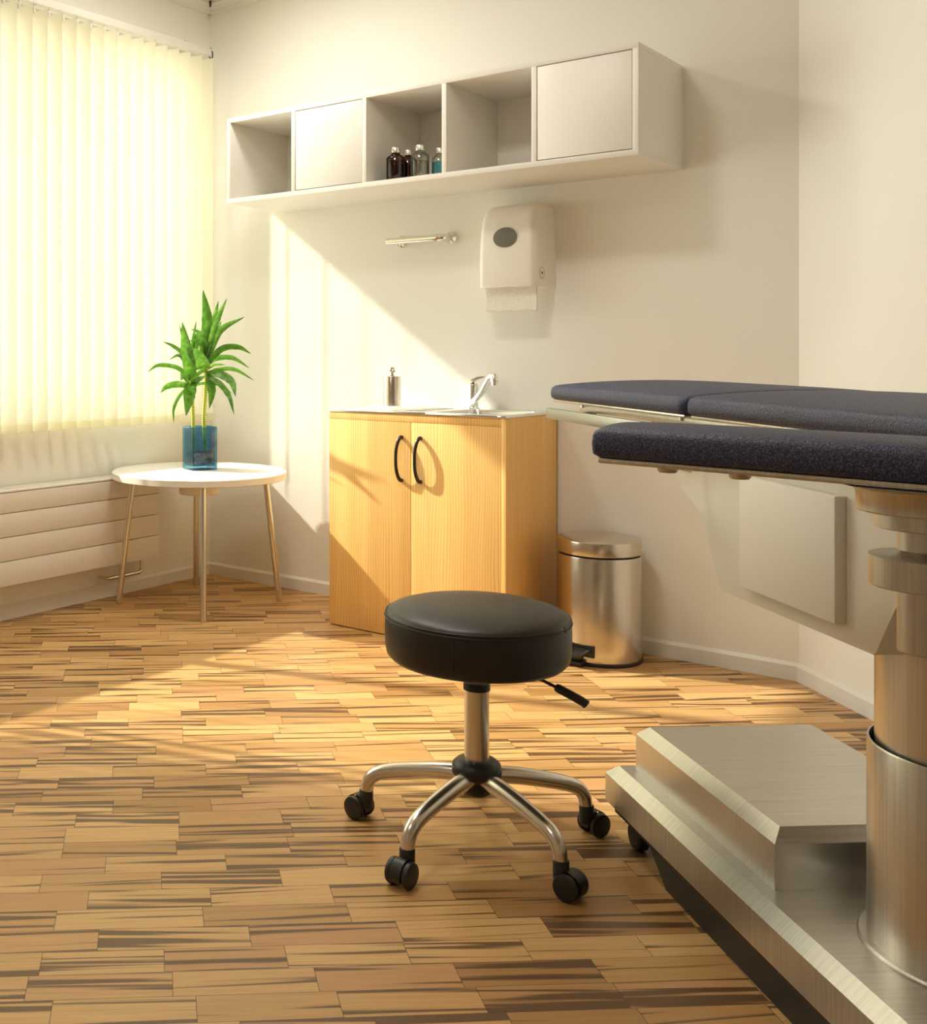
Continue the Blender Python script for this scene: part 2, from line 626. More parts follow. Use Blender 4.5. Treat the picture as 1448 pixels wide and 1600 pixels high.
# ------------------------------------------------------------------ vertical blind
bl = thing('vertical_blind', (XL + .075, 2.6, 0.755), 'cream fabric vertical blind with turned vanes hanging before the window', 'blind')
bx = XL + 0.075
obj('headrail', MB().box((bx - .022, 0.86, 2.482), (bx + .022, 3.862, 2.516), 0.004), M['trim'], bl)
for y in (1.6, 2.7, 3.7):
    rb = MB()
    rb.box((XL, y - .015, 2.516), (bx + .02, y + .015, 2.522), 0.001)
    rb.box((XL, y - .015, 2.49), (XL + .004, y + .015, 2.52))
    obj('bracket', rb, M['trim'], bl)
hk = bezier([(bx + .024, 3.842, 2.472), (bx + .018, 3.862, 2.466), (bx + .012, 3.876, 2.474), (bx + .012, 3.878, 2.500), (bx + .006, 3.874, 2.512), (bx + .006, 3.874, 2.524)], 6)
obj('hook', MB().tube(hk, 0.0032, 10), M['black'], bl, label='thin black hook at the right end of the headrail')
ux, uy = 0.946, 0.324
k = 0
y = 3.829
while y > 0.90:
    cx_, cy_ = bx, y - 0.0206
    L2 = 0.0635
    rows = []
    nz = 12
    bow = rng.uniform(0.002, 0.005)
    twist = rng.uniform(-0.02, 0.02) + math.radians(34) * min(1.0, max(0.0, (1.80 - y) / 0.25))  # vanes out of view are turned shut to fade the sun on the floor
    cu, su_ = math.cos(twist), math.sin(twist)
    dx_, dy_ = ux * cu - uy * su_, ux * su_ + uy * cu
    zs = [0.7915 + (2.457 - 0.7915) * i / nz for i in range(nz + 1)]
    for z in zs:
        row = []
        for j in range(9):
            a = -1 + j / 4
            off = bow * (1 - a * a)
            row.append((cx_ + a * L2 * dx_ - off * dy_, cy_ + a * L2 * dy_ + off * dx_, z))
        rows.append(row)
    v = obj('vane', MB().sheet(rows), M['vane'], bl, smooth=180)
    # carrier clip and the weighted hem at the foot
    obj('carrier', MB().box((cx_ - .006, cy_ - .003, 2.450), (cx_ + .006, cy_ + .003, 2.462), 0.001)
        .cyl((cx_, cy_, 2.46), (cx_, cy_, 2.484), 0.004, 10), M['trim'], v)
    hem = []
    for s in (-1, 1):
        for z in (0.7555, 0.792):
            hem.append([(cx_ + a * (L2 + .0005) * dx_ - (bow * (1 - a * a) - s * .0009) * dy_,
                         cy_ + a * (L2 + .0005) * dy_ + (bow * (1 - a * a) - s * .0009) * dx_, z) for a in (-1, -.5, 0, .5, 1)])
    hm = MB()
    hm.loft([list(c) for c in zip(hem[0], hem[1], hem[3], hem[2])])
    obj('hem_weight', hm, M['hem'], v)
    y -= 0.0765
    k += 1

# cord coming out of the ceiling in the corner
cb = bezier([(XL + .047, YB - .047, ZC + .002), (XL + .047, YB - .047, ZC - .012), (XL + .044, YB - .045, ZC - .03)], 5)
tag(obj('cord', MB().tube(cb, 0.0045, 10), M['black']), 'short black cord end poking out at the ceiling corner', 'cord')

# ------------------------------------------------------------------ radiator
RX, RY1 = -3.478, 3.498
ra = thing('radiator', (XL + .05, 2.4, 0.157), 'long cream flat panel radiator with three grooves under the window', 'radiator')
for i, (z0, z1) in enumerate(((0.159, 0.2545), (0.2575, 0.3485), (0.3515, 0.4425), (0.4455, 0.528))):
    obj('front_panel', MB().box((RX - .012, 1.2, z0), (RX, RY1, z1), 0.0015), M['radiator'], ra)
obj('body', MB().box((XL + .022, 1.205, 0.166), (RX - .0125, RY1 - .004, 0.522)), M['radiator'], ra)
tg = MB().box((XL + .018, 1.2, 0.524), (RX - .022, RY1, 0.527)).box((RX - .022, 1.2, 0.522), (RX, RY1, 0.534), 0.002)
tg.box((XL + .012, 1.2, 0.522), (XL + .020, RY1, 0.535), 0.001)
for i in range(5):
    xx = XL + .028 + i * .0125
    tg.box((xx, 1.2, 0.527), (xx + .006, RY1, 0.533))
obj('top_grille', tg, M['radiator'], ra)
for yy in (1.8, 3.2):
    obj('bracket', MB().box((XL + .001, yy, 0.25), (XL + .022, yy + .04, 0.45)), M['radiator'], ra)
pp = bezier([(-3.53, 3.44, 0.168), (-3.53, 3.44, 0.125), (-3.53, 3.438, 0.105), (-3.53, 3.428, 0.094), (-3.53, 3.41, 0.092), (-3.53, 3.25, 0.092)], 6)
pp2 = bezier([(-3.53, 3.25, 0.092), (-3.534, 3.238, 0.092), (-3.545, 3.234, 0.092), (-3.582, 3.234, 0.092)], 6)
obj('pipe', MB().tube(pp + pp2[1:], 0.0085, 14), M['satin'], ra, label='thin bent metal feed pipe')

# ------------------------------------------------------------------ round table
TX, TY, TZ, TR = -3.200, 3.465, 0.568, 0.374
tb = thing('side_table', (TX, TY, 0), 'small round white side table on four splayed metal legs', 'table')
Tm = Matrix.Translation((TX, TY, 0))
obj('tabletop', MB().lathe([(0, .538), (TR - .004, .538), (TR, .5405), (TR, .5645), (TR - .004, TZ), (0, TZ)], 96, Tm), M['table'], tb)
obj('mounting_block', MB().lathe([(.084, .468), (.086, .470), (.086, .538)], 64, Tm), M['table'], tb)
for sx in (-1, 1):
    for sy in (-1, 1):
        lg = MB().cyl((TX + sx * .246, TY + sy * .242, 0.004), (TX + sx * .203, TY + sy * .200, .5375), 0.0128, 24)
        lo = obj('leg', lg, M['satin'], tb)
        obj('foot', MB().lathe([(0.0118, 0.0), (0.0132, 0.002), (0.0132, 0.007)], 24, Matrix.Translation((TX + sx * .246, TY + sy * .242, 0))), M['satin'], lo)

# ------------------------------------------------------------------ vase with plants
VX, VY, VA = -3.236, 3.507, math.radians(-23)
va = thing('glass_vase', (VX, VY, TZ), 'square blue glass vase with water and pebbles on the round table', 'vase', VA)
hw = 0.058
gv = MB()
o_, i_ = hw, hw - 0.005


def ring(h, z, c=0.004):
    return [(h, -h + c, z), (h, h - c, z), (h - c, h, z), (-h + c, h, z), (-h, h - c, z), (-h, -h + c, z), (-h + c, -h, z), (h - c, -h, z)]


gv.loft([ring(o_ - .002, 0.0), ring(o_, 0.003), ring(o_, 0.184), ring(o_ - .001, 0.186), ring(i_, 0.186), ring(i_, 0.018)])
obj('glass', gv, M['vase'], va, local=True)
obj('water', MB().loft([ring(i_ - .0006, 0.0185), ring(i_ - .0006, 0.155)]), M['water'], va, local=True)
# pebbles: nobody could count them
pb = MB()
prs = random.Random(3)
cv, sv = math.cos(VA), math.sin(VA)
for i in range(330):
    lx, ly = prs.uniform(-.044, .044), prs.uniform(-.044, .044)
    lz = prs.uniform(0.026, 0.076) + prs.uniform(-.004, .004)
    r = prs.uniform(0.0055, 0.0085)
    m = Matrix.Translation((VX + lx * cv - ly * sv, VY + lx * sv + ly * cv, TZ + lz)) @ Matrix.Rotation(prs.uniform(0, 6), 4, Vector((prs.random(), prs.random(), prs.random() + .1)).normalized()) @ Matrix.Diagonal((r * 1.25, r, r * .8, 1))
    bmesh.ops.create_icosphere(pb.bm, subdivisions=2, radius=1.0, matrix=m)
tag(obj('pebbles', pb, M['pebble'], smooth=180), 'dark wet pebbles filling the bottom of the blue vase', 'pebbles', kind='stuff')

RV = Vector((0.7443, 0.6678, 0))          # directions across and away from the room's corner view
FV = Vector((-0.6678, 0.7443, 0))


def dracaena(label, base, stalk_pts, rad, leaves, seed):
    """base: world point; everything else in (across, up, away) metres from it"""
    P = lambda a, z, d=0.0: Vector(base) + RV * a + FV * d + Vector((0, 0, z))
    t = thing('dracaena', base, label, 'plant', group='dracaena stalks in the vase')
    pts = bezier([P(*q) for q in stalk_pts], 14)
    rs = [rad * (1.0 - 0.18 * i / len(pts)) * (1.12 if i % 2 else 0.92) for i in range(len(pts))]
    obj('stalk', MB().tube(pts, rs, 14), M['stem'], t, smooth=60)
    lb = MB()
    r = random.Random(seed)
    for mid, wid, depth in leaves:
        n = len(mid)
        ctr = bezier([P(a, z, depth * (i / (n - 1)) ** 0.85) for i, (a, z) in enumerate(mid)], 8)
        m = len(ctr)
        rows = []
        for i, c in enumerate(ctr):
            s = i / (m - 1)
            hwid = wid * (0.30 + 0.70 * math.sin(PI * min(1, s * 1.12 + 0.10)) ** 0.8) if s < 0.55 else wid * max(0.015, (1 - (s - 0.55) / 0.45)) ** 0.75
            tan = (ctr[min(i + 1, m - 1)] - ctr[max(i - 1, 0)]).normalized()
            view = (FV * 0.85 + Vector((0, 0, 0.35)) + RV * r.uniform(-.02, .02)).normalized()
            side = tan.cross(view)
            if side.length < 0.15:
                side = RV.copy()
            side.normalize()
            nor = side.cross(tan).normalized()
            row = []
            for a in (-1, -.5, 0, .5, 1):
                row.append(c + side * (a * hwid * .5) - nor * (abs(a) * hwid * 0.22))
            rows.append(row)
        lb.sheet(rows)
    obj('foliage', lb, M['leaf'], t, smooth=180)
    return t


S = 1.0 / (4.525 * 359.0)      # the leaf sketches below are in small drawing units of this size


def L(base, *pts):
    return [((x - base[0]) * S, (base[1] - y) * S) for x, y in pts]


bB, bA = (752, 1250), (632, 1255)
zb = TZ + 0.066
leB = [
    (L(bB, (765, 560), (768, 420), (766, 260), (738, 90)), .052, .02),
    (L(bB, (768, 540), (800, 380), (848, 165)), .034, .05),
    (L(bB, (775, 540), (830, 330), (903, 170)), .028, -.26),
    (L(bB, (765, 560), (810, 420), (870, 312)), .030, .07),
    (L(bB, (770, 580), (860, 380), (1025, 290)), .030, -.18),
    (L(bB, (770, 610), (870, 505), (985, 492), (1075, 542)), .030, -.06),
    (L(bB, (765, 620), (830, 572), (950, 570), (1070, 645)), .026, .05),
    (L(bB, (765, 680), (860, 650), (970, 655), (1105, 735)), .022, .08),
    (L(bB, (765, 680), (850, 672), (935, 720), (962, 828)), .046, -.27),
    (L(bB, (765, 700), (850, 740), (920, 830), (955, 960)), .028, -.16),
    (L(bB, (760, 700), (792, 740), (800, 820), (783, 930)), .040, -.03),
    (L(bB, (758, 640), (720, 580), (670, 520), (592, 500)), .064, -.28),
    (L(bB, (756, 590), (745, 480), (722, 405)), .042, -.05),
    (L(bB, (758, 560), (720, 460), (640, 450)), .024, -.03),
    (L(bB, (760, 650), (820, 620), (905, 622)), .014, .09),
    (L(bB, (755, 640), (710, 640), (655, 670)), .016, .06),
    (L(bB, (760, 520), (745, 450), (705, 385), (650, 365)), .022, .09),
]
leA = [
    (L(bA, (622, 730), (612, 620), (592, 480), (570, 335)), .056, -.27),
    (L(bA, (612, 680), (580, 520), (535, 340)), .018, .04),
    (L(bA, (610, 690), (560, 550), (490, 490), (420, 462)), .020, .03),
    (L(bA, (610, 730), (530, 645), (395, 625), (318, 675)), .022, -.05),
    (L(bA, (612, 770), (520, 757), (450, 775), (408, 820)), .032, -.04),
    (L(bA, (610, 770), (540, 840), (500, 930), (502, 1030)), .015, -.06),
    (L(bA, (622, 760), (612, 800), (605, 870), (592, 968)), .056, -.17),
    (L(bA, (630, 760), (670, 710), (722, 695)), .036, -.24),
    (L(bA, (630, 720), (690, 670), (775, 640)), .020, .05),
    (L(bA, (625, 640), (632, 470), (655, 310)), .016, .05),
    (L(bA, (628, 640), (660, 440), (720, 370)), .032, .06),
    (L(bA, (612, 680), (540, 560), (460, 590)), .016, .07),
    (L(bA, (612, 760), (570, 690), (545, 740)), .030, .05),
    (L(bA, (630, 780), (700, 755), (830, 770), (912, 832)), .013, .04),
    (L(bA, (618, 700), (600, 610), (575, 560), (560, 520)), .040, .04),
]
pB = Vector((VX, VY, 0)) + RV * 0.022 + FV * 0.006
pA = Vector((VX, VY, 0)) + RV * (-0.030) + FV * (-0.016)
dracaena('taller dracaena stalk on the right of the blue vase', (pB.x, pB.y, zb),
         [(0.002, -.03), (0.002, 0.0), (-0.001, 0.07), (-0.004, 0.16), (0.002, 0.26), (0.006, 0.36), (0.008, 0.44)], 0.0095, leB, 5)
dracaena('shorter dracaena stalk on the left of the blue vase', (pA.x, pA.y, zb),
         [(0.004, -.03), (0.003, 0.0), (0.002, 0.08), (0.001, 0.17), (-0.004, 0.26), (-0.008, 0.33)], 0.0085, leA, 9)

# ------------------------------------------------------------------ wall shelf
SX0, SX1, SY0, SZ0, SZ1, PT = -3.114, -1.347, 3.546, 1.715, 2.080, 0.0195
sh = thing('wall_shelf', ((SX0 + SX1) / 2, YB, SZ0), 'long white wall shelf with three open cubes and two closed doors', 'shelf')
obj('top_panel', MB().box((SX0, SY0, SZ1 - PT), (SX1, YB, SZ1), 0.0006), M['shelf'], sh)
obj('bottom_panel', MB().box((SX0, SY0, SZ0), (SX1, YB, SZ0 + PT), 0.0006), M['shelf'], sh)
obj('side_panel', MB().box((SX0, SY0, SZ0 + PT), (SX0 + PT, YB, SZ1 - PT), 0.0006), M['shelf'], sh)
obj('side_panel', MB().box((SX1 - PT, SY0, SZ0 + PT), (SX1, YB, SZ1 - PT), 0.0006), M['shelf'], sh)
divs = [-2.754, -2.4065, -2.057, -1.7065]
for d in divs:
    obj('divider', MB().box((d - .0095, SY0, SZ0 + PT), (d + .0095, YB, SZ1 - PT), 0.0006), M['shelf'], sh)
obj('back_panel', MB().box((SX0 + PT, YB - .012, SZ0 + PT), (SX1 - PT, YB - .006, SZ1 - PT)), M['shelf'], sh)
for a, b in ((divs[0] + .0095, divs[1] - .0095), (divs[3] + .0095, SX1 - PT)):
    obj('door', MB().box((a + .0025, SY0 + .001, SZ0 + PT + .003), (b - .0025, SY0 + .018, SZ1 - PT - .003), 0.001), M['shelf'], sh)


def bottle(label, x, y, h, r, glass, liquid, level, rr=24):
    z0 = SZ0 + PT + 0.0003
    t = thing('bottle', (x, y, z0), label, 'bottle', group='medicine bottles on the wall shelf')
    hn = h - 0.014
    sh_ = hn - 0.022
    prof = [(0, 0.0), (r - .003, 0.0), (r, 0.003), (r, sh_ - .004), (r - .002, sh_), (r * .62, sh_ + .008), (r * .44, sh_ + .012), (r * .42, hn - .004)]
    obj('glass', MB().lathe(prof, 36), M[glass], t, local=True, smooth=50)
    obj('liquid', MB().lathe([(0, .003), (r - .004, .003), (r - .003, .005), (r - .003, level * sh_), (0, level * sh_)], 36), M[liquid], t, local=True)
    obj('cap', MB().lathe([(r * .30, hn - .006), (r * .52, hn - .006), (r * .53, hn - .004), (r * .53, h - .002), (r * .50, h), (0, h)], 32), M['cap'], t, local=True)
    return t


bottle('large brown bottle at the left end of the row', -2.311, 3.62, 0.130, 0.036, 'amber', 'brownliquid', .80)
bottle('dark brown bottle standing behind between the brown and clear ones', -2.304, 3.70, 0.131, 0.033, 'amber', 'brownliquid', .85)
bottle('clear glass bottle with colourless liquid, third in the row', -2.221, 3.65, 0.133, 0.035, 'clearglass', 'paleliquid', .75)
bottle('clear bottle of teal liquid beside the right divider', -2.168, 3.705, 0.123, 0.031, 'clearglass', 'teal', .80)

# ------------------------------------------------------------------ towel rail
tr_ = thing('towel_rail', (-2.38, YB, 1.54), 'short chrome towel rail on the wall under the shelf', 'towel rail')
rp = [(-2.522, 3.886, 1.537)] + bezier([(-2.30, 3.886, 1.537), (-2.272, 3.889, 1.537), (-2.262, 3.902, 1.538), (-2.260, 3.93, 1.539), (-2.260, 3.951, 1.54)], 5)
obj('bar', MB().tube(rp, 0.0145, 24), M['chrome'], tr_)
for x in (-2.260, -2.492):
    m = Matrix.Translation((x, YB, 1.540)) @ Matrix.Rotation(PI / 2, 4, 'X')
    b = MB().lathe([(0, 0), (0.025, 0.0), (0.025, 0.004), (0.019, 0.012), (0.012, 0.018), (0, 0.019)], 32, m)
    if x < -2.4:
        b.tube(bezier([(x, 3.945, 1.540), (x, 3.91, 1.533), (x, 3.888, 1.534)], 4), 0.008, 14)
    obj('wall_mount', b, M['chrome'], tr_)

# ------------------------------------------------------------------ paper towel dispenser
dx = -1.938
pd = thing('towel_dispenser', (dx, YB, 1.322), 'white plastic paper towel dispenser on the wall below the shelf', 'paper towel dispenser')
rings = []


def rr_plan(cx, w, d, z, c=0.028, n=5):
    """rounded-front plan of half width w and depth d, counter-clockwise"""
    pts = [(cx + w + .004, YB, z)]
    for i in range(n + 1):
        a = i / n * PI / 2
        pts.append((cx + w - c + c * math.cos(a), YB - d + c - c * math.sin(a), z))
    for i in range(n + 1):
        a = PI / 2 + i / n * PI / 2
        pts.append((cx - w + c + c * math.cos(a), YB - d + c - c * math.sin(a), z))
    pts.append((cx - w - .004, YB, z))
    return pts


for z, w_, d in ((1.322, .1185, .154), (1.327, .1195, .157), (1.40, .1195, .160), (1.48, .118, .159), (1.54, .1155, .154), (1.58, .113, .146), (1.605, .111, .134), (1.622, .108, .117), (1.632, .105, .098), (1.638, .102, .076), (1.640, .099, .055)):
    rings.append(rr_plan(dx, w_, d, z))
obj('cover', MB().loft(rings), M['plastic'], pd, smooth=50)
m = Matrix.Translation((dx - .004, YB - .155, 1.508)) @ Matrix.Rotation(PI / 2 - .06, 4, 'X') @ Matrix.Diagonal((1.28, 1.0, 1, 1))
obj('viewing_window', MB().lathe([(0, .0), (.0345, 0.0), (.036, .002), (.0375, .0058), (.0345, .0062), (0, .0055)], 48, m), M['greymesh'], pd, label='grey oval viewing window')
m = Matrix.Translation((dx + .1195, YB - .112, 1.372)) @ Matrix.Rotation(PI / 2, 4, 'Y')
lk = obj('lock_plate', MB().lathe([(0, .0), (.021, 0.0), (.021, .0012), (.019, .002), (0, .002)], 36, m), M['plastic'], pd)
obj('lock_ring', MB().lathe([(.0195, .0018), (.0203, .0024), (.0211, .0018)], 36, m, cap0=False, cap1=False), M['greymesh'], lk)
obj('keyhole', MB().lathe([(0, .0015), (.005, .0015), (.005, .0028), (0, .0028)], 20, m), M['black'], lk)
rows = []
for i in range(13):
    z = 1.231 + i * 0.0085
    rows.append([(dx - .107 + .212 * j / 30, YB - .118 + .0008 * math.sin(j * .5) * (1 - i / 13) + .003 * math.sin(i * .4), z + .0008 * math.sin(j * 1.1) * (i == 0)) for j in range(31)])
pt = obj('paper_towel', MB().sheet(rows), M['towel'], pd, smooth=180, label='sheet of white embossed paper hanging out')
sm_ = pt.modifiers.new('thickness', 'SOLIDIFY')
sm_.thickness = 0.0012

# ------------------------------------------------------------------ sink cabinet
CX0, CX1, CY0, CH = -2.565, -1.806, 3.536, 0.843
cabx = (CX0 + CX1) / 2
ca = thing('sink_cabinet', (cabx, (CY0 + YB) / 2, 0), 'light pine sink cabinet with two doors against the wall', 'cabinet')
obj('side_panel', MB().box((CX0, CY0 + .019, 0), (CX0 + .018, YB - .013, CH), 0.0006), M['pine'], ca)
obj('side_panel', MB().box((CX1 - .018, CY0, 0), (CX1, YB - .013, CH), 0.0008), M['pine'], ca)
obj('bottom_panel', MB().box((CX0 + .018, CY0 + .019, .06), (CX1 - .018, YB - .02, .078)).box((CX0 + .018, CY0 + .03, 0), (CX1 - .018, CY0 + .045, .06)), M['pine'], ca)
obj('back_panel', MB().box((CX0 + .018, YB - .03, 0.0), (CX1 - .018, YB - .02, CH - .2)), M['pine'], ca)
obj('front_rail', MB().box((CX0, CY0, .815), (CX1 - .018, CY0 + .018, CH), 0.0006), M['pine'], ca)
xm = -2.191
for a, b, hx in ((CX0, xm - .0012, -2.231), (xm + .0012, CX1 - .0185, -2.150)):
    d = obj('door', MB().box((a, CY0, .004), (b, CY0 + .018, .8142), 0.0010), M['pine'], ca)
    # bow handle
    zt, zb_ = .758, .596
    pts = [(hx, CY0 + .001, zt), (hx, CY0 - .012, zt - .002), (hx - .003, CY0 - .024, zt - .020), (hx - .006, CY0 - .031, zt - .055), (hx - .006, CY0 - .031, zb_ + .055), (hx - .003, CY0 - .024, zb_ + .020), (hx, CY0 - .012, zb_ + .002), (hx, CY0 + .001, zb_)]
    bp = bezier(pts, 6)
    nb = len(bp)
    hr = [0.0060 + 0.0016 * abs(2 * i / (nb - 1) - 1) for i in range(nb)]
    obj('handle', MB().tube(bp, hr, 14), M['blackmetal'], d, label='dark bronze bow handle')

# stainless sink top, lifted off as one piece
ZT0, ZT1 = CH + .0005, CH + .011
sk = thing('steel_sink', (cabx, (CY0 + YB) / 2, ZT0), 'shiny steel sink top with drainer and basin on the pine cabinet', 'sink')
bx0, bx1, by0, by1, bz = -2.125, -1.838, 3.580, 3.875, 0.70
st = MB()
st.box((CX0 - .002, CY0 - .004, ZT0), (bx0, YB - .002, ZT1), 0.0025)
st.box((bx1, CY0 - .004, ZT0), (CX1 + .002, YB - .002, ZT1), 0.0025)
st.box((bx0 - .003, CY0 - .004, ZT0), (bx1 + .003, by0, ZT1), 0.0025)
st.box((bx0 - .003, by1, ZT0), (bx1 + .003, YB - .002, ZT1), 0.0025)
obj('worktop', st, M['sink'], sk)
dr = MB()
for i in range(8):
    yy = 3.60 + i * .032
    dr.box((-2.50, yy, ZT1 - .001), (-2.18, yy + .012, ZT1 + .003), 0.0015)
obj('drainer_ribs', dr, M['sink'], sk)
ba = MB()


def rrect(x0, x1, y0, y1, z, c, n=5):
    pts = []
    for (cx, cy, a0) in ((x1 - c, y1 - c, 0), (x0 + c, y1 - c, PI / 2), (x0 + c, y0 + c, PI), (x1 - c, y0 + c, 1.5 * PI)):
        for i in range(n + 1):
            a = a0 + i / n * PI / 2
            pts.append((cx + c * math.cos(a), cy + c * math.sin(a), z))
    return pts


ba.loft([rrect(bx0, bx1, by0, by1, ZT1 - .001, .04), rrect(bx0 + .004, bx1 - .004, by0 + .004, by1 - .004, ZT1 - .012, .04),
         rrect(bx0 + .012, bx1 - .012, by0 + .012, by1 - .012, bz + .02, .05), rrect(bx0 + .03, bx1 - .03, by0 + .03, by1 - .03, bz, .05)], cap=False)
ba.bm.faces.new(list(ba.bm.verts)[-24:])
obj('basin', ba, M['sink'], sk, smooth=50)
# deck around the rounded basin opening
co = MB()
for (cx, cy, sx, sy) in ((bx0, by0, 1, 1), (bx1, by0, -1, 1), (bx0, by1, 1, -1), (bx1, by1, -1, -1)):
    arc = [(cx + sx * .04 - sx * .04 * math.cos(a), cy + sy * .04 - sy * .04 * math.sin(a)) for a in [i / 6 * PI / 2 for i in range(7)]]
    pl = [(cx, cy)] + arc
    co.prism(pl if sx * sy < 0 else list(reversed(pl)), ZT1 - .002, ZT1 - .0005)
obj('corner_deck', co, M['sink'], sk)

# tap
fx, fy = -2.135, 3.905
fa = thing('tap', (fx, fy, ZT1), 'chrome mixer tap with a slanting spout on the sink top', 'tap')
m = Matrix.Translation((fx, fy, ZT1))
obj('body', MB().lathe([(0.027, 0), (0.027, .004), (0.022, .008), (0.021, .03), (0.021, .092), (0.019, .098), (0, .100)], 36, m), M['tapchrome'], fa)
obj('lever', MB().loft([[(fx + x - .0, fy + y * 1.0, ZT1 + z) for x, y, z in r] for r in (
    [(-.020, -.014, .094), (-.020, .014, .094), (-.020, .014, .104), (-.020, -.014, .104)],
    [(.000, -.016, .100), (.000, .016, .100), (.000, .016, .116), (.000, -.016, .116)],
    [(.026, -.012, .116), (.026, .012, .116), (.026, .012, .126), (.026, -.012, .126)],
    [(.052, -.008, .124), (.052, .008, .124), (.052, .008, .129), (.052, -.008, .129)])]), M['tapchrome'], fa, smooth=60)
sp_ = bezier([(fx + .004, fy - .018, ZT1 + .020), (fx + .052, fy - .036, ZT1 + .062), (fx + .096, fy - .058, ZT1 + .116), (fx + .112, fy - .066, ZT1 + .131), (fx + .128, fy - .074, ZT1 + .128), (fx + .133, fy - .077, ZT1 + .110)], 6)
so = obj('spout', MB().tube(sp_, [0.0125] * (len(sp_) - 8) + [0.0145] * 8, 20), M['tapchrome'], fa)
obj('aerator', MB().cyl((fx + .133, fy - .077, ZT1 + .112), (fx + .1335, fy - .0775, ZT1 + .096), 0.0125, 24), M['sink'], so)

# soap dispenser
sx_, sy_ = -2.475, 3.85
so_ = thing('soap_dispenser', (sx_, sy_, ZT1), 'brushed steel soap pump dispenser at the back of the sink top', 'soap dispenser')
m = Matrix.Translation((sx_, sy_, ZT1 + .0004))
obj('bottle', MB().lathe([(0, 0), (.0355, 0), (.0365, .001), (.0365, .121), (.0355, .123), (.012, .1235), (0, .1235)], 40, m), M['binsteel'], so_)
obj('pump', MB().lathe([(.013, .1232), (.013, .129), (.009, .131), (.008, .140), (.012, .141), (.0135, .144), (.0135, .156), (.012, .160), (0, .161)], 28, m)
    .tube([(sx_, sy_, ZT1 + .150), (sx_ + .012, sy_ - .012, ZT1 + .150), (sx_ + .022, sy_ - .022, ZT1 + .145)], 0.0055, 12), M['chrome'], so_)

# ------------------------------------------------------------------ pedal bin
BX, BY, BR = -1.580, 3.793, 0.1415
bi = thing('pedal_bin', (BX, BY, 0), 'round stainless steel pedal bin on the floor right of the cabinet', 'bin')
m = Matrix.Translation((BX, BY, 0))
obj('base_ring', MB().lathe([(0, 0), (BR + .0035, 0), (BR + .0045, .003), (BR + .0045, .010), (BR + .001, .013), (0, .013)], 64, m), M['black'], bi)
obj('body', MB().lathe([(BR - .004, .012), (BR, .013), (BR, .365), (BR - .001, .368), (BR - .006, .368), (BR - .006, .36)], 72, m, cap0=False, cap1=False), M['binsteel'], bi)
obj('rim_gap', MB().lathe([(0, .355), (BR - .007, .355), (BR - .007, .379), (0, .379)], 64, m), M['gap'], bi)
obj('lid', MB().lathe([(BR - .006, .375), (BR, .375), (BR + .0005, .378), (BR + .0005, .416), (BR - .001, .421), (BR - .006, .4235), (BR * .6, .430), (0, .433)], 72, m), M['binsteel'], bi)
pe = MB()
py = BY - BR
pe.prism([(-.052, 0), (.052, 0), (.040, -.052), (-.040, -.052)], 0, .012, Matrix.Translation((BX - .018, py - .006, .050)) @ Matrix.Rotation(.25, 4, 'X'), 0.003)
for i in range(4):
    pe.box((-.036, -.046 + i * .011, .012), (.036, -.040 + i * .011, .0145), mat=Matrix.Translation((BX - .018, py - .006, .050)) @ Matrix.Rotation(.25, 4, 'X'))
pe.box((BX - .050, py - .030, 0.0), (BX + .010, py + .01, .018), 0.004)
pe.box((BX - .040, py - .02, .016), (BX - .002, py + .012, .055), 0.003)
obj('pedal', pe, M['black'], bi, label='black ribbed foot pedal')
obj('pedal_frame', MB().box((BX - .078, py - .002, .030), (BX + .042, py + .012, .072), 0.004), M['black'], bi)

# ------------------------------------------------------------------ stool
STX, STY = -1.182, 2.178
sl = thing('stool', (STX, STY, 0), 'round black leather swivel stool on five wheeled metal legs', 'stool')
SR = 0.199
prof = [(0, .402), (SR - .028, .402), (SR - .012, .406), (SR - .003, .416), (SR, .432), (SR + .001, .470), (SR - .0005, .4985), (SR - .002, .502)]
obj('seat', MB().lathe(prof, 96, cap1=False).lathe([(SR - .002, .502), (SR - .005, .507), (SR - .014, .5125), (SR - .035, .519), (SR - .075, .5245), (SR * .4, .5275), (0, .528)], 96, cap0=False), M['leather'], sl, local=True, smooth=60)
pipng = MB()
for zz, rad in ((.503, SR - .001), (.4965, SR + .0008)):
    pipng.tube([(rad * math.cos(a), rad * math.sin(a), zz) for a in [2 * PI * i / 96 for i in range(97)]], 0.0016, 8)
a0 = math.radians(-75)
pipng.tube([((SR + .0012) * math.cos(a0), (SR + .0012) * math.sin(a0), z) for z in (.498, .46, .43)], 0.0009, 6)
obj('seam', pipng, M['leather'], sl, local=True, smooth=180)
obj('mounting_plate', MB().box((-.08, -.08, .394), (.08, .08, .402), 0.002).lathe([(.023, .386), (.030, .394)], 24), M['black'], sl, local=True)
obj('piston', MB().lathe([(.0185, .30), (.0185, .394)], 32), M['satin'], sl, local=True)
gc = obj('column_tube', MB().lathe([(.0268, .170), (.0268, .340)], 40), M['satin'], sl, local=True)
obj('collar', MB().lathe([(.0268, .337), (.0290, .338), (.0290, .349), (.0270, .353), (.020, .353)], 40), M['black'], gc, local=True)
obj('hub', MB().lathe([(0, .110), (.026, .110), (.032, .114), (.034, .125), (.036, .142), (.046, .148), (.053, .154), (.054, .166), (.051, .176), (.043, .183), (.030, .186), (.027, .1862)], 48), M['black'], sl, local=True, smooth=50)


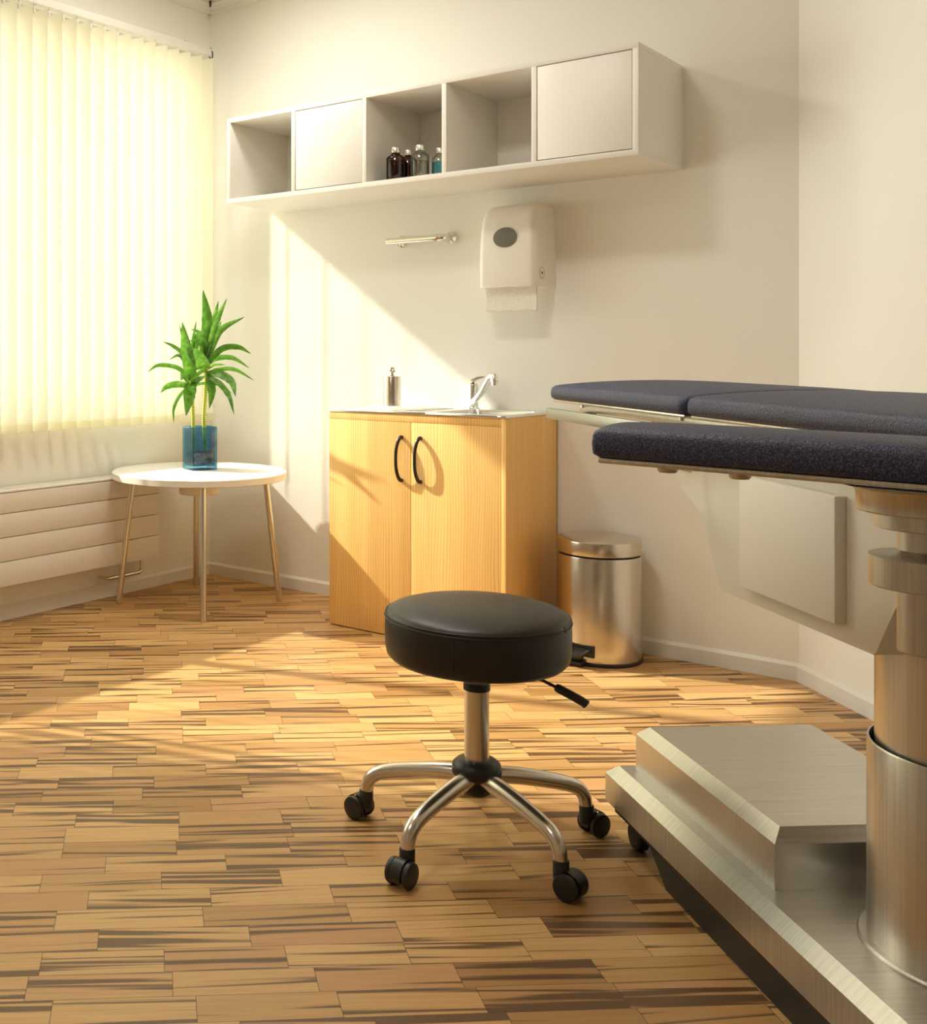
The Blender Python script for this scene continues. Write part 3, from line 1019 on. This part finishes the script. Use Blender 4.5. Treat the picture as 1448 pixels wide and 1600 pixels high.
def caster(parent_t, leg, ang_leg, axis, off, rr):
    """stem sits at the leg end; axis = direction of the axle, off = shift of the axle from the stem"""
    ca_, sa_ = math.cos(ang_leg), math.sin(ang_leg)
    sxp, syp = rr * ca_, rr * sa_
    ax = Vector((axis[0], axis[1], 0)).normalized()
    of = Vector((off[0], off[1], 0)).normalized() * 0.021
    c = Vector((sxp, syp, 0.0265)) + of
    hood = MB()
    hood.lathe([(.0150, .030), (.0160, .034), (.0160, .068), (.0145, .0705)], 24, Matrix.Translation((sxp, syp, 0)))
    # hood: arch over the wheels
    fw = of.normalized()
    n = 16
    prof_o = [(math.cos(a) * .0285, math.sin(a) * .0285) for a in [math.radians(-25) + i / n * math.radians(215) for i in range(n + 1)]]
    prof_i = [(math.cos(a) * .0225, math.sin(a) * .0225) for a in [math.radians(-25) + (n - i) / n * math.radians(215) for i in range(n + 1)]]
    ring2 = prof_o + prof_i
    R = []
    for s in (-.0125, .0125):
        R.append([c + ax * s + fw * p[0] + Vector((0, 0, p[1])) for p in ring2])
    hood.loft(R, cap=False)
    hood.cyl(c - ax * .024, c + ax * .024, .006, 12)
    h = obj('caster', hood, M['black'], sl, local=True, smooth=40)
    for s in (-1, 1):
        mw = Matrix.Translation(c + ax * (s * .0135)) @ (ax * s).to_track_quat('Z', 'Y').to_matrix().to_4x4()
        obj('wheel', MB().lathe([(0, 0), (.0245, 0), (.0262, .002), (.0265, .004), (.0265, .008), (.025, .0115), (.021, .0125), (.019, .0128), (0, .0140)], 40, mw), M['black'], h, local=True, smooth=40)


leg_prof = [(.028, .149), (.080, .145), (.140, .135), (.195, .123), (.230, .111), (.249, .092), (.256, .064)]
casts = [(194, (-.1, -1), (-1, .1)), (266, (1, 0), (0, -1)), (338, (-.1, -1), (1, -.1)), (50, (.9, -.4), (.4, .9)), (122, (1, .3), (-.3, 1))]
for deg, axis, off in casts:
    a = math.radians(deg)
    pts = bezier([(r * math.cos(a), r * math.sin(a), z) for r, z in leg_prof], 5)
    n = len(pts)
    rs = [0.0195 - 0.0052 * i / (n - 1) for i in range(n)]
    lo = obj('leg', MB().tube(pts, rs, 24), M['satin'], sl, local=True, smooth=60)
    caster(sl, lo, a, axis, off, .256)
# height lever
Rv, Fv = RV, FV
e0, e1, e2 = Rv * .03 - Fv * .01, Rv * .158 - Fv * .066, Rv * .209 - Fv * .10
lv = obj('height_lever', MB().tube([(e0.x, e0.y, .385), (e1.x * .8, e1.y * .8, .374), (e1.x, e1.y, .360)], 0.0035, 12), M['black'], sl, local=True)
g = bezier([(e1.x * .97, e1.y * .97, .362), (e1.x * .6 + e2.x * .4, e1.y * .6 + e2.y * .4, .351), (e2.x * .85 + e1.x * .15, e2.y * .85 + e1.y * .15, .340), (e2.x, e2.y, .334)], 5)
obj('grip', MB().tube(g, [0.0075] + [0.0095] * (len(g) - 4) + [0.0105, 0.0095, 0.006], 14), M['black'], lv, local=True)

# ------------------------------------------------------------------ operating table (local x = across, y = along to the far end)
BC = 1.249
et = thing('operating_table', ((1.249 - 1.598) * s2, (1.249 + 1.598) * s2, 0), 'tall navy padded operating table on a brushed steel base and column', 'operating table', PI / 4)


def T(v, u, z):
    return Vector((v - 1.249, u - 1.598, z))


def bedbox(a, b, bev=0.0, seg=2):
    return MB().box(T(*a), T(*b), bev, seg)


def frustum(v0, v1, u0, u1, z0, zc, z1):
    """box with a chamfered upper edge"""
    c = z1 - zc
    R = []
    for d, z in ((0, z0), (0, zc), (c, z1)):
        R.append([T(v0 + d, u0 + d, z), T(v1 - d, u0 + d, z), T(v1 - d, u1 - d, z), T(v0 + d, u1 - d, z)])
    return MB().loft(R)


obj('base_plate', frustum(1.0, 1.498, .80, 2.393, .082, .143, .165), M['steel_h'], et, local=True, smooth=0)
obj('base_box', frustum(1.048, 1.450, 1.806, 2.345, .1652, .244, .265), M['steel_h'], et, local=True, smooth=0)
obj('underside_pan', MB().box(T(1.014, .82, .060), T(1.484, 2.380, .0818), .004), M['black'], et, local=True, smooth=0)
skl = MB()
for v in (1.020, 1.448):
    pl = [(2.145, 0.001), (2.225, .0605), (.95, .0605), (1.03, 0.001)]
    A = [T(v, u, z) for u, z in pl]
    B_ = [T(v + .03, u, z) for u, z in pl]
    skl.loft([A, B_])
obj('skirt', skl, M['black'], et, local=True, smooth=0)
for v in (1.046, 1.452):
    c = T(v, 2.325, .0305)
    wl = MB().lathe([(0, -.013), (.022, -.013), (.024, -.0115), (.027, -.013), (.0300, -.010), (.0300, .010), (.026, .013), (0, .013)], 32, Matrix.Translation(c) @ Matrix.Rotation(PI / 2, 4, 'Y'))
    wl.box(c + Vector((-.008, -.012, .02)), c + Vector((.008, .012, .031)))
    obj('caster_wheel', wl, M['black'], et, local=True)
mC = Matrix.Translation(T(BC, 1.598, 0))
obj('column_flange', MB().lathe([(.163, .1652), (.163, .168), (.160, .171), (.150, .171)], 96, mC), M['steel_v'], et, local=True)
obj('column_sleeve', MB().lathe([(.1495, .170), (.1495, .474), (.1485, .476), (.146, .476), (.1455, .472), (.1455, .44)], 96, mC, cap1=False), M['steel_v'], et, local=True)
obj('column', MB().lathe([(.139, .30), (.139, .85)], 96, mC), M['steel_v'], et, local=True)

# cream housing that the column runs up into
hp = [(1.546, .639), (1.555, .634), (1.985, .634), (1.993, .638), (2.048, .743), (2.062, .769), (2.110, .793), (2.162, .816), (2.162, .930), (1.40, .930), (1.40, .860), (1.490, .740)]
hz = MB()
mh = Matrix(((0, 0, 1, 0), (1, 0, 0, 0), (0, 1, 0, 0), (0, 0, 0, 1)))     # polygon (u, z) into (v, u, z)
hz.prism([(u - 1.598, z) for u, z in hp], 1.050 - BC, 1.448 - BC, mh, 0.003, 2)
ho = obj('housing', hz, M['housing'], et, local=True)
obj('raised_cover', MB().box(T(1.0305, 1.615, .664), T(1.0505, 1.890, .860), .0035, 2), M['housing'], et, local=True)
obj('top_frame', MB().box(T(1.06, .95, .905), T(1.44, 2.30, .935), .002)
    .box(T(1.03, .95, .934), T(1.07, 2.62, .952), .001).box(T(1.43, .95, .934), T(1.47, 2.62, .952), .001)
    .box(T(1.048, 2.10, .842), T(1.30, 2.30, .912), .002), M['steel_h'], et, local=True)
for v0, v1 in ((.966, .978), (1.520, 1.532)):
    for u0, u1 in ((2.035, 2.672),):
        rl = MB().box(T(v0, u0, .914), T(v1, u1, .940), .0015)
        for uu in (u0 + .05, u1 - .08):
            rl.cyl(T(min(v0, v1) + .006, uu, .926), T(BC + (.17 if v0 > 1.2 else -.19), uu, .926), .007, 14)
        obj('side_rail', rl, M['rail'], et, local=True)


def crowned(w, l, zb, zt, crown, mat, n=22, c=0.022):
    """upholstered pad w across and l along, rounded rim and a crowned top"""
    hw_, hu = w / 2, l / 2
    pad = MB()

    def outline(ins, zf):
        a, b = hw_ - ins, hu - ins
        cs = [(a - c, b - c, 0), (-(a - c), b - c, PI / 2), (-(a - c), -(b - c), PI), (a - c, -(b - c), 1.5 * PI)]
        arcs = [[(cx + c * math.cos(a0 + i / 5 * PI / 2), cy + c * math.sin(a0 + i / 5 * PI / 2)) for i in range(6)] for cx, cy, a0 in cs]
        pts = []
        for k in range(4):
            pts += arcs[k]
            p, q = arcs[k][-1], arcs[(k + 1) % 4][0]
            for i in range(1, n):
                pts.append((p[0] + (q[0] - p[0]) * i / n, p[1] + (q[1] - p[1]) * i / n))
        return [mat @ Vector((x, y, zf(x, y))) for x, y in pts]

    top = lambda x, y: zt + crown * max(0, 1 - (x / hw_) ** 2) ** 0.9 * (1 - 0.25 * (abs(y) / hu) ** 6)
    R = [outline(.006, lambda x, y: zb), outline(0.0, lambda x, y: zb + .005), outline(-.001, lambda x, y: (zb + zt) / 2),
         outline(0.0, lambda x, y: top(x, y) - .008), outline(.0025, lambda x, y: top(x, y) - .003), outline(.008, top)]
    for ins in (.03, .05, .07, .10, .13, .16, .19, .21):
        if ins < min(hw_, hu) - c - .006:
            R.append(outline(ins, top))
    return pad.loft(R)


obj('pad_board', MB().box(T(1.008, 2.045, .9525), T(1.490, 2.738, .9590), .002), M['steel_h'], et, local=True)
obj('pad_board', MB().box(T(1.008, .82, .9525), T(1.490, 2.020, .9590), .002), M['steel_h'], et, local=True)
obj('head_pad', crowned(.498, .710, .9592, .992, .018, Matrix.Translation(T(1.249, 2.391, 0))), M['pad'], et, local=True, smooth=50)
obj('seat_pad', crowned(.498, 1.230, .9592, .992, .018, Matrix.Translation(T(1.249, 1.415, 0))), M['pad'], et, local=True, smooth=50)
kn = MB()
for u in (2.60, 2.10):
    kn.cyl(T(1.035, u, .944), T(1.035, u, .9525), .010, 16)
obj('board_bolt', kn, M['steel_h'], et, local=True)

# arm board swung out beside the table
AA = math.radians(171.4)                     # heading of its free end
ad = Vector((math.cos(AA), math.sin(AA), 0))
aw = Vector((ad.y, -ad.x, 0))
AW, AL = 0.155, 0.424
ac = Vector((-0.627, 1.474, 0)) - ad * (AL / 2) + aw * (AW / 2)
Ma = Matrix(((aw.x, ad.x, 0, ac.x), (aw.y, ad.y, 0, ac.y), (0, 0, 1, 0), (0, 0, 0, 1)))
PX, PY = -0.236, 1.494
ab = MB().box((-AW / 2 + .006, -AL / 2 + .004, .926), (AW / 2 - .006, AL / 2 - .008, .9335), .002, mat=Ma)
for yy in (.035, .13):
    ab.lathe([(0, .920), (.011, .920), (.013, .923), (.013, .9265)], 20, Ma @ Matrix.Translation((-AW / 2 + .020, yy - .02, 0)))
arm = obj('arm_board', ab, M['steel_h'], et)
obj('arm_pad', crowned(AW, AL, .934, .9715, .010, Ma, c=.010), M['pad'], arm, smooth=50)
mp = Matrix.Translation((PX, PY, 0))
obj('arm_post', MB().lathe([(.090, .925), (.074, .921), (.0705, .916), (.0705, .896), (.069, .894), (.051, .894), (.051, .876), (.050, .875), (.0285, .875), (.0285, .850), (.034, .846), (.044, .8425), (.0575, .8425), (.0575, .809), (.056, .8075), (.0285, .8075), (.0285, .733), (.027, .731), (0, .731)], 64, mp), M['steel_v'], arm)
q0 = Vector((PX, PY, 0))
q1 = q0 + Vector((s2, s2, 0)) * .19
obj('clamp_bar', MB().tube([(q0.x, q0.y, .885), (q1.x, q1.y, .918)], .016, 16), M['steel_v'], arm)

# ------------------------------------------------------------------ ceiling lamps (out of view; the third is added only as fill)
for i, (lx, ly) in enumerate(((-2.76, 3.07), (-1.76, 2.15), (-1.5, 0.15))):
    ct = thing('ceiling_lamp', (lx, ly, ZC), 'square white ceiling lamp ' + ('near the window corner', 'over the middle of the floor', 'added as unseen fill nearest the front wall')[i], 'ceiling lamp', group='ceiling lamps')
    fr = MB()
    for a, b in (((-.17, -.17), (.17, -.15)), ((-.17, .15), (.17, .17)), ((-.17, -.15), (-.15, .15)), ((.15, -.15), (.17, .15))):
        fr.box((lx + a[0], ly + a[1], ZC - .03), (lx + b[0], ly + b[1], ZC), .001)
    obj('frame', fr, M['trim'], ct)
    obj('diffuser', MB().box((lx - .15, ly - .15, ZC - .02), (lx + .15, ly + .15, ZC - .012)), M['lamp'], ct)
    ld = bpy.data.lights.new('ceiling_lamp_light', 'AREA')
    ld.shape = 'SQUARE'
    ld.size = 0.28
    ld.energy = LAMP[i]
    ld.color = (1.0, 0.955, 0.87)
    lo = bpy.data.objects.new('ceiling_lamp_light', ld)
    lo.location = (lx, ly, ZC - .034)
    col.objects.link(lo)

# ------------------------------------------------------------------ sun and sky
sd = Vector((2.8, 1.0, -2.13)).normalized()
sun = bpy.data.lights.new('sun', 'SUN')
sun.energy = SUN
sun.color = (1.0, 0.93, 0.80)
sun.angle = math.radians(1.1)
so2 = bpy.data.objects.new('sun', sun)
so2.rotation_euler = sd.to_track_quat('-Z', 'Y').to_euler()
so2.location = (-6, 1, 5)
col.objects.link(so2)
wd = bpy.data.worlds.new('sky')
scene.world = wd
wd.use_nodes = True
bg = wd.node_tree.nodes['Background']
bg.inputs[0].default_value = (1.0, 0.98, 0.93, 1)
bg.inputs[1].default_value = SKY
pl_ = bpy.data.lights.new('window_portal', 'AREA')
pl_.shape = 'RECTANGLE'
pl_.size = WZ1 - WZ0
pl_.size_y = WY1 - WY0
pl_.cycles.is_portal = True
po = bpy.data.objects.new('window_portal', pl_)
po.location = (XL - WT - .02, (WY0 + WY1) / 2, (WZ0 + WZ1) / 2)
po.rotation_euler = Vector((1, 0, 0)).to_track_quat('-Z', 'Y').to_euler()
pm = po.rotation_euler.to_matrix()
if abs((pm @ Vector((1, 0, 0))).z) < .5:
    pl_.size, pl_.size_y = pl_.size_y, pl_.size
col.objects.link(po)

# ------------------------------------------------------------------ camera
cam = bpy.data.cameras.new('camera')
cam.sensor_width = 36
cam.sensor_fit = 'AUTO'
cam.lens = 1714 / 1600 * 36
cam.shift_x = (724 - 336) / 1600
cam.shift_y = -(800 - 549) / 1600
cam.clip_start = 0.05
co_ = bpy.data.objects.new('camera', cam)
co_.location = (0, 0, 1.08)
co_.rotation_euler = (PI / 2, 0, math.radians(41.9))
col.objects.link(co_)
scene.camera = co_

scene.view_settings.view_transform = 'Standard'
scene.view_settings.look = 'None'
scene.view_settings.gamma = 1
scene.view_settings.exposure = EXPO
scene.view_settings.use_curve_mapping = False
scene.cycles.use_denoising = True
scene.cycles.max_bounces = 14
scene.cycles.transparent_max_bounces = 24
scene.cycles.diffuse_bounces = 8
scene.cycles.sample_clamp_indirect = 6.0
